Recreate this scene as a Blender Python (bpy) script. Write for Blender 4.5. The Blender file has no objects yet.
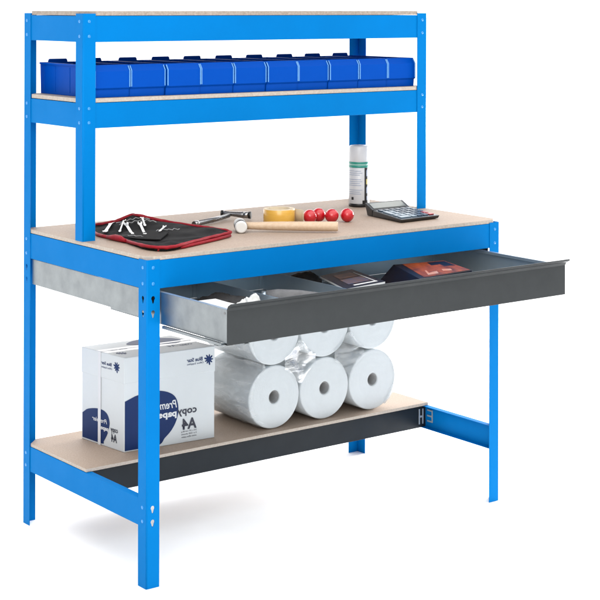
import bpy, bmesh, math, random
from mathutils import Vector, Matrix, noise
random.seed(7)
S = bpy.context.scene
COL = S.collection
R_ = math.radians

# ------------------------------------------------------------------ camera
cam_d = bpy.data.cameras.new('camera'); cam = bpy.data.objects.new('camera', cam_d); COL.objects.link(cam)
YAW, ROLL = 0.6440, 0.0024
fw = Vector((math.sin(YAW), math.cos(YAW), 0)); rt = Vector((math.cos(YAW), -math.sin(YAW), 0)); up = Vector((0, 0, 1))
cr, sr = math.cos(ROLL), math.sin(ROLL)
rt, up = cr*rt + sr*up, cr*up - sr*rt
cam.matrix_world = Matrix(((rt.x, up.x, -fw.x, -2.0972), (rt.y, up.y, -fw.y, -3.3530), (rt.z, up.z, -fw.z, 1.4338), (0, 0, 0, 1)))
cam_d.sensor_width = 36.0; cam_d.lens = 1608.959/600*36.0
cam_d.shift_x = 15.336/600; cam_d.shift_y = -295.154/600
cam_d.clip_start = 0.05; cam_d.clip_end = 500
S.camera = cam

# ------------------------------------------------------------------ studio light
world = bpy.data.worlds.new('World'); S.world = world; world.use_nodes = True
WN = world.node_tree.nodes; WL = world.node_tree.links; WN.clear()
w_out = WN.new('ShaderNodeOutputWorld'); w_bg = WN.new('ShaderNodeBackground'); w_tc = WN.new('ShaderNodeTexCoord')
def wdot(vec):
    n = WN.new('ShaderNodeVectorMath'); n.operation = 'DOT_PRODUCT'; n.inputs[1].default_value = vec
    WL.new(w_tc.outputs['Generated'], n.inputs[0]); return n.outputs['Value']
def wramp(src, a, b, va, vb):
    n = WN.new('ShaderNodeMapRange'); n.interpolation_type = 'SMOOTHSTEP'
    n.inputs['From Min'].default_value = a; n.inputs['From Max'].default_value = b
    n.inputs['To Min'].default_value = va; n.inputs['To Max'].default_value = vb
    WL.new(src, n.inputs['Value']); return n.outputs['Result']
def wadd(a, b):
    n = WN.new('ShaderNodeMath'); n.operation = 'ADD'; WL.new(a, n.inputs[0]); WL.new(b, n.inputs[1]); return n.outputs[0]
AMB, BACK, LEFT, TOP = 0.12, 1.9, 0.05, 1.85
s1 = wramp(wdot((0.60, 0.80, 0.0)), 0.0, 0.85, AMB, AMB+BACK)      # the lit white cyclorama behind the bench
s2 = wramp(wdot((-0.94, -0.30, 0.15)), 0.1, 0.9, 0.0, LEFT)         # the broad window-like light on the left
s3 = wramp(wdot((-0.10, -0.34, 0.935)), 0.30, 0.95, 0.0, TOP)        # the overhead bank
w_bg.inputs['Color'].default_value = (1, 1, 1, 1)
WL.new(wadd(wadd(s1, s2), s3), w_bg.inputs['Strength']); WL.new(w_bg.outputs[0], w_out.inputs['Surface'])
ld = bpy.data.lights.new('key_lamp', 'AREA'); ld.shape = 'RECTANGLE'; ld.size = 1.6; ld.size_y = 1.6; ld.energy = 27
ld.color = (1.0, 0.98, 0.95)
key = bpy.data.objects.new('key_lamp', ld); COL.objects.link(key)
for loc, en in (((3.6, 1.0, 0.85), 120), ((3.5, 0.62, 0.55), 80)):        # added fill lamps, out of view, lightening the floor shadow under and behind the bench
    bd = bpy.data.lights.new('floor_fill', 'AREA'); bd.shape = 'RECTANGLE'; bd.size = 0.7; bd.size_y = 0.6; bd.energy = en
    bo = bpy.data.objects.new('floor_fill', bd); COL.objects.link(bo); bo.location = loc
    bo.rotation_euler = (Vector((0.45, 0.35, 0.0)) - bo.location).to_track_quat('-Z', 'Y').to_euler()
key.location = (-1.0, -1.9, 2.0)
key.rotation_euler = (Vector((0.5, 0.3, 0.7)) - key.location).to_track_quat('-Z', 'Y').to_euler()
S.view_settings.view_transform = 'Standard'; S.view_settings.look = 'None'
S.view_settings.exposure = 0.44; S.view_settings.gamma = 1.0; S.view_settings.use_curve_mapping = False
S.cycles.max_bounces = 10; S.cycles.transparent_max_bounces = 16

# ------------------------------------------------------------------ materials
ALB = 0.75                                     # one scale for all object colours, set together with the exposure
def mat(name, col, rough=0.5, metal=0.0, noise_scale=None, var=0.0, bump=0.0, bump_scale=80.0, coat=0.0, spec=0.5, col2=None, stretch=None, rvar=0.0, blotch=0.05):
    if name != 'white_floor':
        col = tuple(c*ALB for c in col); col2 = tuple(c*ALB for c in col2) if col2 else None
    m = bpy.data.materials.new(name); m.use_nodes = True
    N = m.node_tree.nodes; L = m.node_tree.links; p = N['Principled BSDF']
    p.inputs['Base Color'].default_value = (*col, 1); p.inputs['Roughness'].default_value = rough
    p.inputs['Metallic'].default_value = metal; p.inputs['Coat Weight'].default_value = coat
    p.inputs['Specular IOR Level'].default_value = spec
    tc = N.new('ShaderNodeTexCoord'); mp = N.new('ShaderNodeMapping'); L.new(tc.outputs['Object'], mp.inputs['Vector'])
    if stretch: mp.inputs['Scale'].default_value = stretch
    if noise_scale:
        n = N.new('ShaderNodeTexNoise'); n.inputs['Scale'].default_value = noise_scale; n.inputs['Detail'].default_value = 6
        n.inputs['Roughness'].default_value = 0.65
        L.new(mp.outputs['Vector'], n.inputs['Vector'])
        r = N.new('ShaderNodeMapRange'); r.inputs['From Min'].default_value = 0.3; r.inputs['From Max'].default_value = 0.7
        L.new(n.outputs['Fac'], r.inputs['Value'])
        x = N.new('ShaderNodeMix'); x.data_type = 'RGBA'
        c2 = col2 if col2 else tuple(min(1, c*(1-var)) for c in col)
        x.inputs['A'].default_value = (*col, 1); x.inputs['B'].default_value = (*c2, 1)
        L.new(r.outputs['Result'], x.inputs['Factor']); 
        n2 = N.new('ShaderNodeTexNoise'); n2.inputs['Scale'].default_value = 3.2; n2.inputs['Detail'].default_value = 3      # slow, faint unevenness
        L.new(tc.outputs['Object'], n2.inputs['Vector'])
        r2 = N.new('ShaderNodeMapRange'); r2.inputs['From Min'].default_value = 0.3; r2.inputs['From Max'].default_value = 0.7
        r2.inputs['To Min'].default_value = 1.0-blotch; r2.inputs['To Max'].default_value = 1.0+blotch*0.4
        L.new(n2.outputs['Fac'], r2.inputs['Value'])
        vm = N.new('ShaderNodeVectorMath'); vm.operation = 'SCALE'; L.new(x.outputs['Result'], vm.inputs[0]); L.new(r2.outputs['Result'], vm.inputs['Scale'])
        L.new(vm.outputs['Vector'], p.inputs['Base Color'])
        if rvar:
            q = N.new('ShaderNodeMapRange'); q.inputs['From Min'].default_value = 0.3; q.inputs['From Max'].default_value = 0.7
            q.inputs['To Min'].default_value = rough-rvar; q.inputs['To Max'].default_value = rough+rvar
            L.new(n.outputs['Fac'], q.inputs['Value']); L.new(q.outputs['Result'], p.inputs['Roughness'])
    if bump:
        b = N.new('ShaderNodeTexNoise'); b.inputs['Scale'].default_value = bump_scale; b.inputs['Detail'].default_value = 4
        L.new(mp.outputs['Vector'], b.inputs['Vector'])
        bp = N.new('ShaderNodeBump'); bp.inputs['Strength'].default_value = bump; bp.inputs['Distance'].default_value = 0.002
        L.new(b.outputs['Fac'], bp.inputs['Height']); L.new(bp.outputs['Normal'], p.inputs['Normal'])
    return m

M = {}
M['blue'] = mat('blue_powder_coat', (0.0, 0.205, 0.60), 0.48, spec=0.035, noise_scale=9, var=0.05, bump=0.06, bump_scale=420, rvar=0.06)
M['rivet'] = mat('rivet_blue', (0.02, 0.30, 0.78), 0.22, noise_scale=60, var=0.1, coat=0.4)
M['board'] = mat('raw_fibreboard', (0.50, 0.385, 0.300), 0.62, blotch=0.14, noise_scale=240, col2=(0.36, 0.265, 0.20), bump=0.12, bump_scale=900, spec=0.35)
M['chip'] = mat('chipboard', (0.50, 0.43, 0.37), 0.7, noise_scale=160, col2=(0.30, 0.24, 0.19), bump=0.2, bump_scale=300)
M['board_edge'] = mat('board_edge', (0.62, 0.55, 0.48), 0.8, noise_scale=200, col2=(0.45, 0.38, 0.32))
M['galv'] = mat('galvanised_steel', (0.36, 0.39, 0.40), 0.40, 1.0, noise_scale=22, col2=(0.31, 0.335, 0.35), bump=0.05, bump_scale=60, rvar=0.07)
M['galv_lit'] = mat('lit_galvanised_steel', (0.60, 0.70, 0.77), 0.38, 0.80, noise_scale=5, col2=(0.55, 0.66, 0.74))  # galv again, paler and bluer: inside light and blue bounce painted in
M['grey'] = mat('grey_powder_coat', (0.036, 0.041, 0.044), 0.5, spec=0.22, noise_scale=12, var=0.12, bump=0.08, bump_scale=500, rvar=0.05)
M['slate'] = mat('slate_beam_paint', (0.018, 0.024, 0.031), 0.33, spec=0.16, noise_scale=10, var=0.2, bump=0.06, bump_scale=400, rvar=0.06)
M['hook'] = mat('pale_hook_zinc', (0.40, 0.46, 0.52), 0.4, 0.2, noise_scale=40, var=0.1)
M['bin'] = mat('blue_plastic', (0.0, 0.080, 0.50), 0.40, spec=0.05, noise_scale=14, var=0.08, bump=0.03, bump_scale=90)
M['bin_edge_lit'] = mat('lit_plastic_edge', (0.13, 0.40, 0.86), 0.25, noise_scale=40, var=0.1)  # paler blue of the thin ribs, with their edge highlight painted in
M['white_card'] = mat('white_carton', (0.74, 0.78, 0.80), 0.55, noise_scale=18, var=0.03, bump=0.05, bump_scale=40)
M['ink'] = mat('navy_ink', (0.006, 0.030, 0.135), 0.5, spec=0.2, noise_scale=30, var=0.1)
M['ink_white'] = mat('white_ink', (0.80, 0.82, 0.84), 0.5, noise_scale=30, var=0.03)
M['ink_dark'] = mat('dark_ink', (0.015, 0.020, 0.045), 0.5, noise_scale=30, var=0.1)
M['strap'] = mat('plastic_strap', (0.86, 0.86, 0.87), 0.2, noise_scale=30, var=0.03)
M['tissue'] = mat('tissue_paper', (0.78, 0.82, 0.84), 0.9, noise_scale=30, var=0.05, bump=0.25, bump_scale=260, spec=0.2)
M['core'] = mat('grey_card_core', (0.40, 0.40, 0.40), 0.85, noise_scale=60, var=0.2)
M['black_cloth'] = mat('black_nylon', (0.008, 0.0075, 0.008), 0.8, spec=0.15, noise_scale=60, var=0.3, bump=0.6, bump_scale=700)
M['red_trim'] = mat('red_binding', (0.38, 0.006, 0.018), 0.55, spec=0.25, noise_scale=60, var=0.35, bump=0.4, bump_scale=300)
M['steel'] = mat('polished_steel', (0.50, 0.50, 0.50), 0.25, 1.0, noise_scale=40, var=0.15, rvar=0.08)
M['dark_steel'] = mat('dark_steel', (0.36, 0.36, 0.37), 0.28, 1.0, noise_scale=40, var=0.3, rvar=0.1)
M['black'] = mat('black_plastic', (0.012, 0.012, 0.013), 0.35, noise_scale=30, var=0.2)
M['wood'] = mat('pale_ash_wood', (0.70, 0.53, 0.37), 0.45, noise_scale=14, col2=(0.60, 0.42, 0.27), stretch=(1, 12, 12), bump=0.08, bump_scale=60)
M['nylon'] = mat('white_nylon', (0.82, 0.81, 0.78), 0.35, noise_scale=30, var=0.06)
M['tape'] = mat('yellow_tape', (0.86, 0.50, 0.080), 0.28, noise_scale=30, col2=(0.78, 0.42, 0.06), stretch=(1, 1, 14), coat=0.3)
M['tape_side'] = mat('tape_side', (0.76, 0.62, 0.42), 0.6, noise_scale=50, var=0.15)
M['red_ball'] = mat('red_gloss', (0.68, 0.010, 0.020), 0.24, noise_scale=25, var=0.25, bump=0.15, bump_scale=60, coat=0.3)
M['can_white'] = mat('white_can', (0.78, 0.80, 0.83), 0.3, noise_scale=20, var=0.03)
M['can_green'] = mat('green_band', (0.03, 0.36, 0.28), 0.3, noise_scale=30, var=0.1)
M['can_pale'] = mat('pale_green_band', (0.35, 0.66, 0.58), 0.3, noise_scale=30, var=0.1)
M['can_print'] = mat('pale_blue_print', (0.42, 0.50, 0.66), 0.4, noise_scale=30, var=0.1)
M['can_yellow'] = mat('yellow_print', (0.70, 0.60, 0.20), 0.4, noise_scale=30, var=0.1)
M['lcd'] = mat('lcd_grey', (0.25, 0.27, 0.25), 0.15, noise_scale=20, var=0.08)
M['calc_face'] = mat('calculator_face', (0.030, 0.055, 0.085), 0.3, noise_scale=30, var=0.15)
M['key_light'] = mat('light_keys', (0.20, 0.27, 0.33), 0.35, noise_scale=30, var=0.08)
M['key_blue'] = mat('blue_grey_keys', (0.020, 0.050, 0.090), 0.35, noise_scale=30, var=0.1)
M['key_red'] = mat('red_keys', (0.40, 0.012, 0.015), 0.35, noise_scale=30, var=0.1)
M['grey_cloth'] = mat('grey_cloth', (0.20, 0.20, 0.205), 0.9, noise_scale=40, var=0.35, bump=0.6, bump_scale=200)
M['dark_cloth'] = mat('dark_cloth', (0.035, 0.034, 0.036), 0.8, noise_scale=40, var=0.4, bump=0.6, bump_scale=200)
M['paper'] = mat('white_paper', (0.80, 0.80, 0.78), 0.7, noise_scale=30, var=0.05)
M['mag_dark'] = mat('magazine_navy', (0.006, 0.010, 0.026), 0.35, noise_scale=18, col2=(0.014, 0.010, 0.014), spec=0.25)
M['mag_photo'] = mat('magazine_picture', (0.20, 0.10, 0.06), 0.35, noise_scale=38, col2=(0.04, 0.10, 0.22), spec=0.3)
M['mag_brown'] = mat('magazine_brown_picture', (0.30, 0.12, 0.05), 0.35, noise_scale=40, col2=(0.05, 0.04, 0.05), spec=0.3)
M['mag_red'] = mat('magazine_red', (0.44, 0.085, 0.018), 0.35, noise_scale=26, col2=(0.06, 0.014, 0.012), spec=0.3)
M['mag_orange'] = mat('magazine_orange', (0.70, 0.22, 0.08), 0.3, noise_scale=60, col2=(0.55, 0.35, 0.28), coat=0.3)
M['floor'] = mat('white_floor', (0.90, 0.90, 0.90), 0.7, noise_scale=0.8, var=0.01)
def film_material():
    m = bpy.data.materials.new('clear_shrink_film'); m.use_nodes = True
    N = m.node_tree.nodes; L = m.node_tree.links; N.remove(N['Principled BSDF']); out = N['Material Output']
    tr = N.new('ShaderNodeBsdfTransparent'); tr.inputs['Color'].default_value = (0.97, 0.98, 0.985, 1)
    gl = N.new('ShaderNodeBsdfGlossy'); gl.inputs['Roughness'].default_value = 0.26
    mx = N.new('ShaderNodeMixShader'); tc = N.new('ShaderNodeTexCoord'); mp = N.new('ShaderNodeMapping')
    mp.inputs['Scale'].default_value = (3.5, 3.5, 13); L.new(tc.outputs['Object'], mp.inputs['Vector'])
    n = N.new('ShaderNodeTexNoise'); n.inputs['Scale'].default_value = 4.0; n.inputs['Detail'].default_value = 5; n.inputs['Distortion'].default_value = 0.8
    L.new(mp.outputs['Vector'], n.inputs['Vector'])
    b = N.new('ShaderNodeBump'); b.inputs['Strength'].default_value = 0.55; b.inputs['Distance'].default_value = 0.006
    L.new(n.outputs['Fac'], b.inputs['Height']); L.new(b.outputs['Normal'], gl.inputs['Normal'])
    fr = N.new('ShaderNodeFresnel'); fr.inputs['IOR'].default_value = 1.5; L.new(b.outputs['Normal'], fr.inputs['Normal'])
    ad = N.new('ShaderNodeMath'); ad.operation = 'MULTIPLY_ADD'; ad.inputs[1].default_value = 0.48; ad.inputs[2].default_value = 0.045
    L.new(fr.outputs['Fac'], ad.inputs[0]); L.new(ad.outputs[0], mx.inputs['Fac'])
    df = N.new('ShaderNodeBsdfDiffuse'); df.inputs['Color'].default_value = (0.85, 0.88, 0.89, 1); m2 = N.new('ShaderNodeMixShader')
    r = N.new('ShaderNodeMapRange'); r.inputs['From Min'].default_value = 0.38; r.inputs['From Max'].default_value = 0.68; r.inputs['To Min'].default_value = 0.05; r.inputs['To Max'].default_value = 0.34
    L.new(n.outputs['Fac'], r.inputs['Value']); L.new(r.outputs['Result'], m2.inputs['Fac'])          # slightly milky where it is creased
    L.new(tr.outputs[0], m2.inputs[1]); L.new(df.outputs[0], m2.inputs[2]); L.new(m2.outputs[0], mx.inputs[1]); L.new(gl.outputs[0], mx.inputs[2]); L.new(mx.outputs[0], out.inputs['Surface'])
    return m
M['film'] = film_material()

# ------------------------------------------------------------------ mesh helpers
class MB:
    """Collects shapes in a bmesh; build() links them as one mesh object."""
    def __init__(self): self.bm = bmesh.new(); self.mi = 0
    def face(self, vs, smooth=False):
        try: f = self.bm.faces.new(vs)
        except ValueError: return None
        f.material_index = self.mi; f.smooth = smooth; return f
    def box(self, x0, x1, y0, y1, z0, z1):
        v = [self.bm.verts.new((x, y, z)) for z in (z0, z1) for y in (y0, y1) for x in (x0, x1)]
        for a, b, c, d in ((0, 2, 3, 1), (4, 5, 7, 6), (0, 1, 5, 4), (2, 6, 7, 3), (0, 4, 6, 2), (1, 3, 7, 5)): self.face((v[a], v[b], v[c], v[d]))
        return self
    def hexa(self, bot, top):
        b = [self.bm.verts.new(p) for p in bot]; t = [self.bm.verts.new(p) for p in top]; n = len(b)
        self.face(b[::-1]); self.face(t)
        for i in range(n): self.face((b[i], b[(i+1) % n], t[(i+1) % n], t[i]))
        return self
    def prism(self, pts, axis, a0, a1, smooth=False):
        """pts: 2-D outline; axis 0: (y,z) along x, 1: (x,z) along y, 2: (x,y) along z"""
        def P(p, a): return (a, p[0], p[1]) if axis == 0 else (p[0], a, p[1]) if axis == 1 else (p[0], p[1], a)
        b = [self.bm.verts.new(P(p, a0)) for p in pts]; t = [self.bm.verts.new(P(p, a1)) for p in pts]; n = len(b)
        self.face(b[::-1]); self.face(t)
        for i in range(n): self.face((b[i], b[(i+1) % n], t[(i+1) % n], t[i]), smooth)
        return self
    def tube(self, path, r, seg=10, cap=True, closed=False):
        path = [Vector(p) for p in path]; n = len(path); rings = []
        rs = r if isinstance(r, (list, tuple)) else [r]*n
        for i, p in enumerate(path):
            a = path[(i-1) % n] if (closed or i > 0) else p; b = path[(i+1) % n] if (closed or i < n-1) else p
            d = (b-a).normalized(); u = d.cross(Vector((0, 0, 1)))
            if u.length < 1e-4: u = Vector((1, 0, 0))
            u.normalize(); w = u.cross(d)
            rings.append([self.bm.verts.new(p + rs[i]*(math.cos(t)*u + math.sin(t)*w)) for t in [2*math.pi*k/seg for k in range(seg)]])
        for i in range(n if closed else n-1):
            A, B = rings[i], rings[(i+1) % n]
            for k in range(seg): self.face((A[k], A[(k+1) % seg], B[(k+1) % seg], B[k]), True)
        if cap and not closed: self.face(rings[0][::-1]); self.face(rings[-1])
        return self
    def lathe(self, prof, c=(0, 0, 0), axis=2, seg=48, closed=False):
        """prof: (radius, height) points, turned round the axis"""
        rings = []
        for (r, h) in prof:
            ring = []
            for k in range(seg):
                t = 2*math.pi*k/seg; a, b = r*math.cos(t), r*math.sin(t)
                p = (a, b, h) if axis == 2 else (a, h, b) if axis == 1 else (h, a, b)
                ring.append(self.bm.verts.new(Vector(p)+Vector(c)))
            rings.append(ring)
        n = len(rings)
        for i in range(n if closed else n-1):
            A, B = rings[i], rings[(i+1) % n]
            for k in range(seg): self.face((A[k], A[(k+1) % seg], B[(k+1) % seg], B[k]), True)
        if not closed:
            if prof[0][0] > 1e-6: self.face(rings[0][::-1])
            if prof[-1][0] > 1e-6: self.face(rings[-1])
        return self
    def ball(self, c, r, sub=3, squash=(1, 1, 1)):
        res = bmesh.ops.create_icosphere(self.bm, subdivisions=sub, radius=r, matrix=Matrix.Translation(c) @ Matrix.Diagonal((*squash, 1)))
        for v in res['verts']:
            for f in v.link_faces: f.smooth = True; f.material_index = self.mi
        return self
    def mesh(self, me, mx):
        n0 = len(self.bm.faces); v0 = len(self.bm.verts)
        self.bm.from_mesh(me); self.bm.verts.ensure_lookup_table(); self.bm.faces.ensure_lookup_table()
        for v in self.bm.verts[v0:]: v.co = mx @ v.co
        for f in self.bm.faces[n0:]: f.material_index = self.mi
        return self
    def build(self, name, mats, parent=None, base=None, bevel=0.0, bseg=2, label=None):
        bm = self.bm
        bmesh.ops.recalc_face_normals(bm, faces=bm.faces[:])
        off = Vector(base) if base is not None else Vector((0, 0, 0))
        if off.length: bmesh.ops.translate(bm, verts=bm.verts[:], vec=-off)
        me = bpy.data.meshes.new(name); bm.to_mesh(me); bm.free()
        o = bpy.data.objects.new(name, me); COL.objects.link(o)
        for m in (mats if isinstance(mats, (list, tuple)) else [mats]): me.materials.append(M[m])
        if parent is not None: o.parent = parent
        elif base is not None: o.location = off
        if bevel:
            b = o.modifiers.new('bevel', 'BEVEL'); b.width = bevel; b.segments = bseg; b.limit_method = 'ANGLE'; b.angle_limit = R_(40)
            b.harden_normals = False
        if label: o['label'] = label
        return o
def tag(o, label, cat, group=None):
    o['label'] = label; o['category'] = cat
    if group: o['group'] = group
    return o
def thing(name, loc, label, cat, group=None):
    o = bpy.data.objects.new(name, None); o.empty_display_size = 0.05; COL.objects.link(o); o.location = loc
    return tag(o, label, cat, group)
def frame(o, ux, uy):
    """matrix that maps local (u,v,w) to world: origin o, axes ux, uy and their normal"""
    ux = Vector(ux).normalized(); uy = Vector(uy).normalized(); n = ux.cross(uy)
    return Matrix(((ux.x, uy.x, n.x, o[0]), (ux.y, uy.y, n.y, o[1]), (ux.z, uy.z, n.z, o[2]), (0, 0, 0, 1)))
def flat_mesh(outlines, depth):
    """filled 2-D outlines (holes by even-odd) of a thickness, as a mesh"""
    cu = bpy.data.curves.new('outline', 'CURVE'); cu.dimensions = '2D'; cu.fill_mode = 'BOTH'; cu.extrude = depth/2
    for pts in outlines:
        s = cu.splines.new('POLY'); s.points.add(len(pts)-1); s.use_cyclic_u = True
        for q, p in zip(s.points, pts): q.co = (p[0], p[1], 0, 1)
    ob = bpy.data.objects.new('outline', cu); me = bpy.data.meshes.new_from_object(ob)
    bpy.data.objects.remove(ob); return me
def text_mesh(body, height, depth=0.0003, bold=0.0, shear=0.0, mirror=True, width=None):
    """lettering as a flat mesh; the photograph is a mirror image, so the letters read right to left. Origin: its left bottom as seen."""
    cu = bpy.data.curves.new('lettering', 'FONT'); cu.body = body; cu.size = 1.0; cu.extrude = 0.0; cu.offset = bold; cu.shear = shear
    cu.resolution_u = 3
    ob = bpy.data.objects.new('lettering', cu); me = bpy.data.meshes.new_from_object(ob); bpy.data.objects.remove(ob)
    xs = [v.co.x for v in me.vertices]; x0, x1 = min(xs), max(xs)
    k = height/0.70; kx = (width/(x1-x0)) if width else k
    for v in me.vertices:
        x = (x1 - v.co.x) if mirror else (v.co.x - x0)
        v.co.x, v.co.y, v.co.z = x*kx, v.co.y*k, 0.0
    return me
def smooth_poly(pts, n=4):
    out = []; N = len(pts)
    for i in range(N):
        p0, p1, p2, p3 = [Vector((*pts[(i+j) % N], 0)) if len(pts[0]) == 2 else Vector(pts[(i+j) % N]) for j in (-1, 0, 1, 2)]
        for k in range(n):
            t = k/n
            out.append(0.5*((2*p1)+(-p0+p2)*t+(2*p0-5*p1+4*p2-p3)*t*t+(-p0+3*p1-3*p2+p3)*t**3))
    return out

# ------------------------------------------------------------------ setting
fl = MB(); fl.box(-120, 120, -60, 220, -0.05, 0.0)
fl = fl.build('floor', 'floor'); fl['kind'] = 'structure'

# ------------------------------------------------------------------ workbench
W, D, H, HT, DY = 1.2, 0.6425, 0.8068, 1.4097, 0.3152   # width, depth, leg height, post height, depth where the upper unit starts
PW, T = 0.0381, 0.0018
ZB = 0.8145                                             # working surface
bench = thing('workbench', (0, 0, 0), 'tall blue steel workbench with two upper shelves, open grey drawer and half depth lower shelf', 'workbench')

def teardrop(u, v):
    pts = []
    for k in range(12):
        t = math.pi*(-0.25 + 1.5*k/11); pts.append((u + 0.0056*math.cos(t), v + 0.0056*math.sin(t)))
    pts += [(u-0.0024, v-0.010), (u-0.0012, v-0.013), (u+0.0012, v-0.013), (u+0.0024, v-0.010)]
    return pts
RB = 0.0035
def post(name, x, sx, y, sy, z0, z1, holes_x, holes_y, rivets_x, rivets_y):
    """angle post: corner at (x, y); one flange runs along sx in x, the other along sy in y"""
    b = MB()
    rect = [(RB, z0), (PW, z0), (PW, z1), (RB, z1)]
    me = flat_mesh([rect]+[teardrop(0.0185, z) for z in holes_x], T)
    b.mesh(me, Matrix(((sx, 0, 0, x), (0, 0, sy, y+sy*T/2), (0, 1, 0, 0), (0, 0, 0, 1))))
    me = flat_mesh([rect]+[teardrop(0.0185, z) for z in holes_y], T)
    b.mesh(me, Matrix(((0, 0, sx, x+sx*T/2), (sy, 0, 0, y), (0, 1, 0, 0), (0, 0, 0, 1))))
    arc = [(x+sx*(RB-RB*math.cos(t)), y+sy*(RB-RB*math.sin(t))) for t in [math.pi/2*k/6 for k in range(7)]]
    arc2 = [(x+sx*(RB-(RB-T)*math.cos(t)), y+sy*(RB-(RB-T)*math.sin(t))) for t in [math.pi/2*k/6 for k in range(7)]]
    b.prism(arc+arc2[::-1], 2, z0, z1, True)
    b.mi = 1
    for z in rivets_x: b.ball((x+sx*0.0185, y, z), 0.0046, 2, (1, 0.38, 1))
    for z in rivets_y: b.ball((x, y+sy*0.0185, z), 0.0046, 2, (0.38, 1, 1))
    bmesh.ops.remove_doubles(b.bm, verts=b.bm.verts[:], dist=0.00005)
    return b.build(name, ['blue', 'rivet'], bench)
R0 = [0.787, 0.7475]; RL = [0.197, 0.163]; HO = [0.712, 0.677]; RT = [1.389, 1.350]; RS = [1.161, 1.124]
post('leg', 0, 1, 0, 1, 0, H, HO+RL, HO, R0, R0+RL)
post('leg', W, -1, 0, 1, 0, H, [], HO, R0, R0+RL)
post('tall_post', 0, 1, D, -1, 0, HT, [], HO, R0+RL+RT+RS, R0+RL+RT+RS)
post('tall_post', W, -1, D, -1, 0, HT, [], HO, R0+RL+RT+RS, R0+RL+RT+RS)
post('shelf_post', 0, 1, DY, 1, ZB, HT, [], [], RT+RS, RT+RS)
post('shelf_post', W, -1, DY, 1, ZB, HT, [], [], RT+RS, RT+RS)

BT = 0.0016
def beam_x(y, sy, z0, z1, m='blue', x0=0.0042, x1=W-0.0042, lip=0.020):
    """C-section beam along x, web at y, lips towards sy"""
    b = MB(); y = y+sy*0.0021
    o = [(0, 0), (lip, 0), (lip, BT), (BT, BT), (BT, z1-z0-BT), (lip, z1-z0-BT), (lip, z1-z0), (0, z1-z0)]
    b.prism([(y+sy*p, z0+q) for p, q in o], 0, x0, x1)
    return b.build('beam', m, bench, bevel=0.0009)
def beam_y(x, sx, z0, z1, y0, y1, m='blue', lip=0.020):
    b = MB(); x = x+sx*0.0021
    o = [(0, 0), (lip, 0), (lip, BT), (BT, BT), (BT, z1-z0-BT), (lip, z1-z0-BT), (lip, z1-z0), (0, z1-z0)]
    b.prism([(x+sx*p, z0+q) for p, q in o], 1, y0, y1)
    return b.build('beam', m, bench, bevel=0.0009)
# worktop frame, two upper shelf frames
beam_x(0, 1, 0.7340, 0.8035); beam_x(D, -1, 0.7340, 0.8035)
for x, s in ((0, 1), (W, -1)): beam_y(x, s, 0.7345, 0.8030, 0.0270, D-0.0270)
for z0, z1 in ((1.3347, 1.4035), (1.1087, 1.1750)):
    beam_x(DY, 1, z0, z1); beam_x(D, -1, z0, z1)
    for x, s in ((0, 1), (W, -1)): beam_y(x, s, z0+0.0003, z1-0.0003, DY+0.0245, D-0.0245)
# lower shelf frame: side beams run the full depth, a slate beam carries the shelf half way
for x, s in ((0, 1), (W, -1)): beam_y(x, s, 0.1485, 0.2160, 0.0045, D-0.0045)
beam_x(0.3095, 1, 0.1490, 0.2150, 'slate', 0.0045, W-0.0045)
beam_x(D, -1, 0.1490, 0.2150, 'blue', 0.027, W-0.027)
# hooked end tabs of the slate beam
b = MB()
for x in (W-0.034, W-0.020): b.box(x, x+0.0045, 0.3088, 0.3106, 0.160, 0.206)
b.box(W-0.0300, W-0.0199, 0.3086, 0.3104, 0.180, 0.186)
b.build('beam_hook', 'hook', bench, bevel=0.0004)
b = MB()
for z in (0.166, 0.182, 0.199): b.box(W-0.0056, W-0.0040, 0.2836, 0.304, z, z+0.0050)
b.box(W-0.0058, W-0.0042, 0.279, 0.2838, 0.166, 0.204)
b.build('beam_hook', 'hook', bench, bevel=0.0004)

def board(name, outline, z0, z1, m, edge):
    b = MB(); me_b = [b.bm.verts.new((x, y, z0)) for x, y in outline]; me_t = [b.bm.verts.new((x, y, z1)) for x, y in outline]; n = len(outline)
    b.face(me_b[::-1]); b.face(me_t); b.mi = 1
    for i in range(n): b.face((me_b[i], me_b[(i+1) % n], me_t[(i+1) % n], me_t[i]))
    return b.build(name, [m, edge], bench, bevel=0.0008)
def clipped(x0, x1, y0, y1, cx, cy, corners=(1, 1, 1, 1)):
    o = []
    o += [(x0+cx, y0), (x0, y0+cy)][::-1] if corners[0] else [(x0, y0)]
    o += [(x1-cx, y0), (x1, y0+cy)] if corners[1] else [(x1, y0)]
    o += [(x1, y1-cy), (x1-cx, y1)] if corners[2] else [(x1, y1)]
    o += [(x0+cx, y1), (x0, y1-cy)] if corners[3] else [(x0, y1)]
    return o
board('worktop', clipped(0.0030, W-0.0030, 0.0024, D-0.0040, 0.020, 0.020), 0.8042, ZB, 'board', 'board_edge')
board('shelf_board', clipped(0.0034, W-0.0034, DY+0.0024, D-0.0040, 0.036, 0.036), 1.1762, 1.1870, 'chip', 'board_edge')
board('shelf_board', clipped(0.0034, W-0.0034, DY+0.0024, D-0.0040, 0.036, 0.036), 1.4045, 1.4160, 'chip', 'chip')
board('shelf_board', clipped(0.0040, W-0.0040, 0.3000, D-0.0040, 0.034, 0.034, (0, 0, 1, 1)), 0.2168, 0.2254, 'board', 'board_edge')

# drawer housing under the worktop
for x0, x1 in ((0.0064, 0.0082), (W-0.0080, W-0.0302)):
    b = MB(); b.box(x0, x0+0.0016, 0.0395, D-0.0395, 0.6640, 0.7328); b.box(x1-0.0004, x1+0.0224, 0.0400, D-0.0440, 0.6643, 0.6657)
    b.build('drawer_housing', 'galv', bench, bevel=0.0005)
b = MB(); b.box(0.0090, W-0.0090, D-0.0420, D-0.0404, 0.6640, 0.7328); b.build('housing_back', 'galv', bench, bevel=0.0005)

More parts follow.
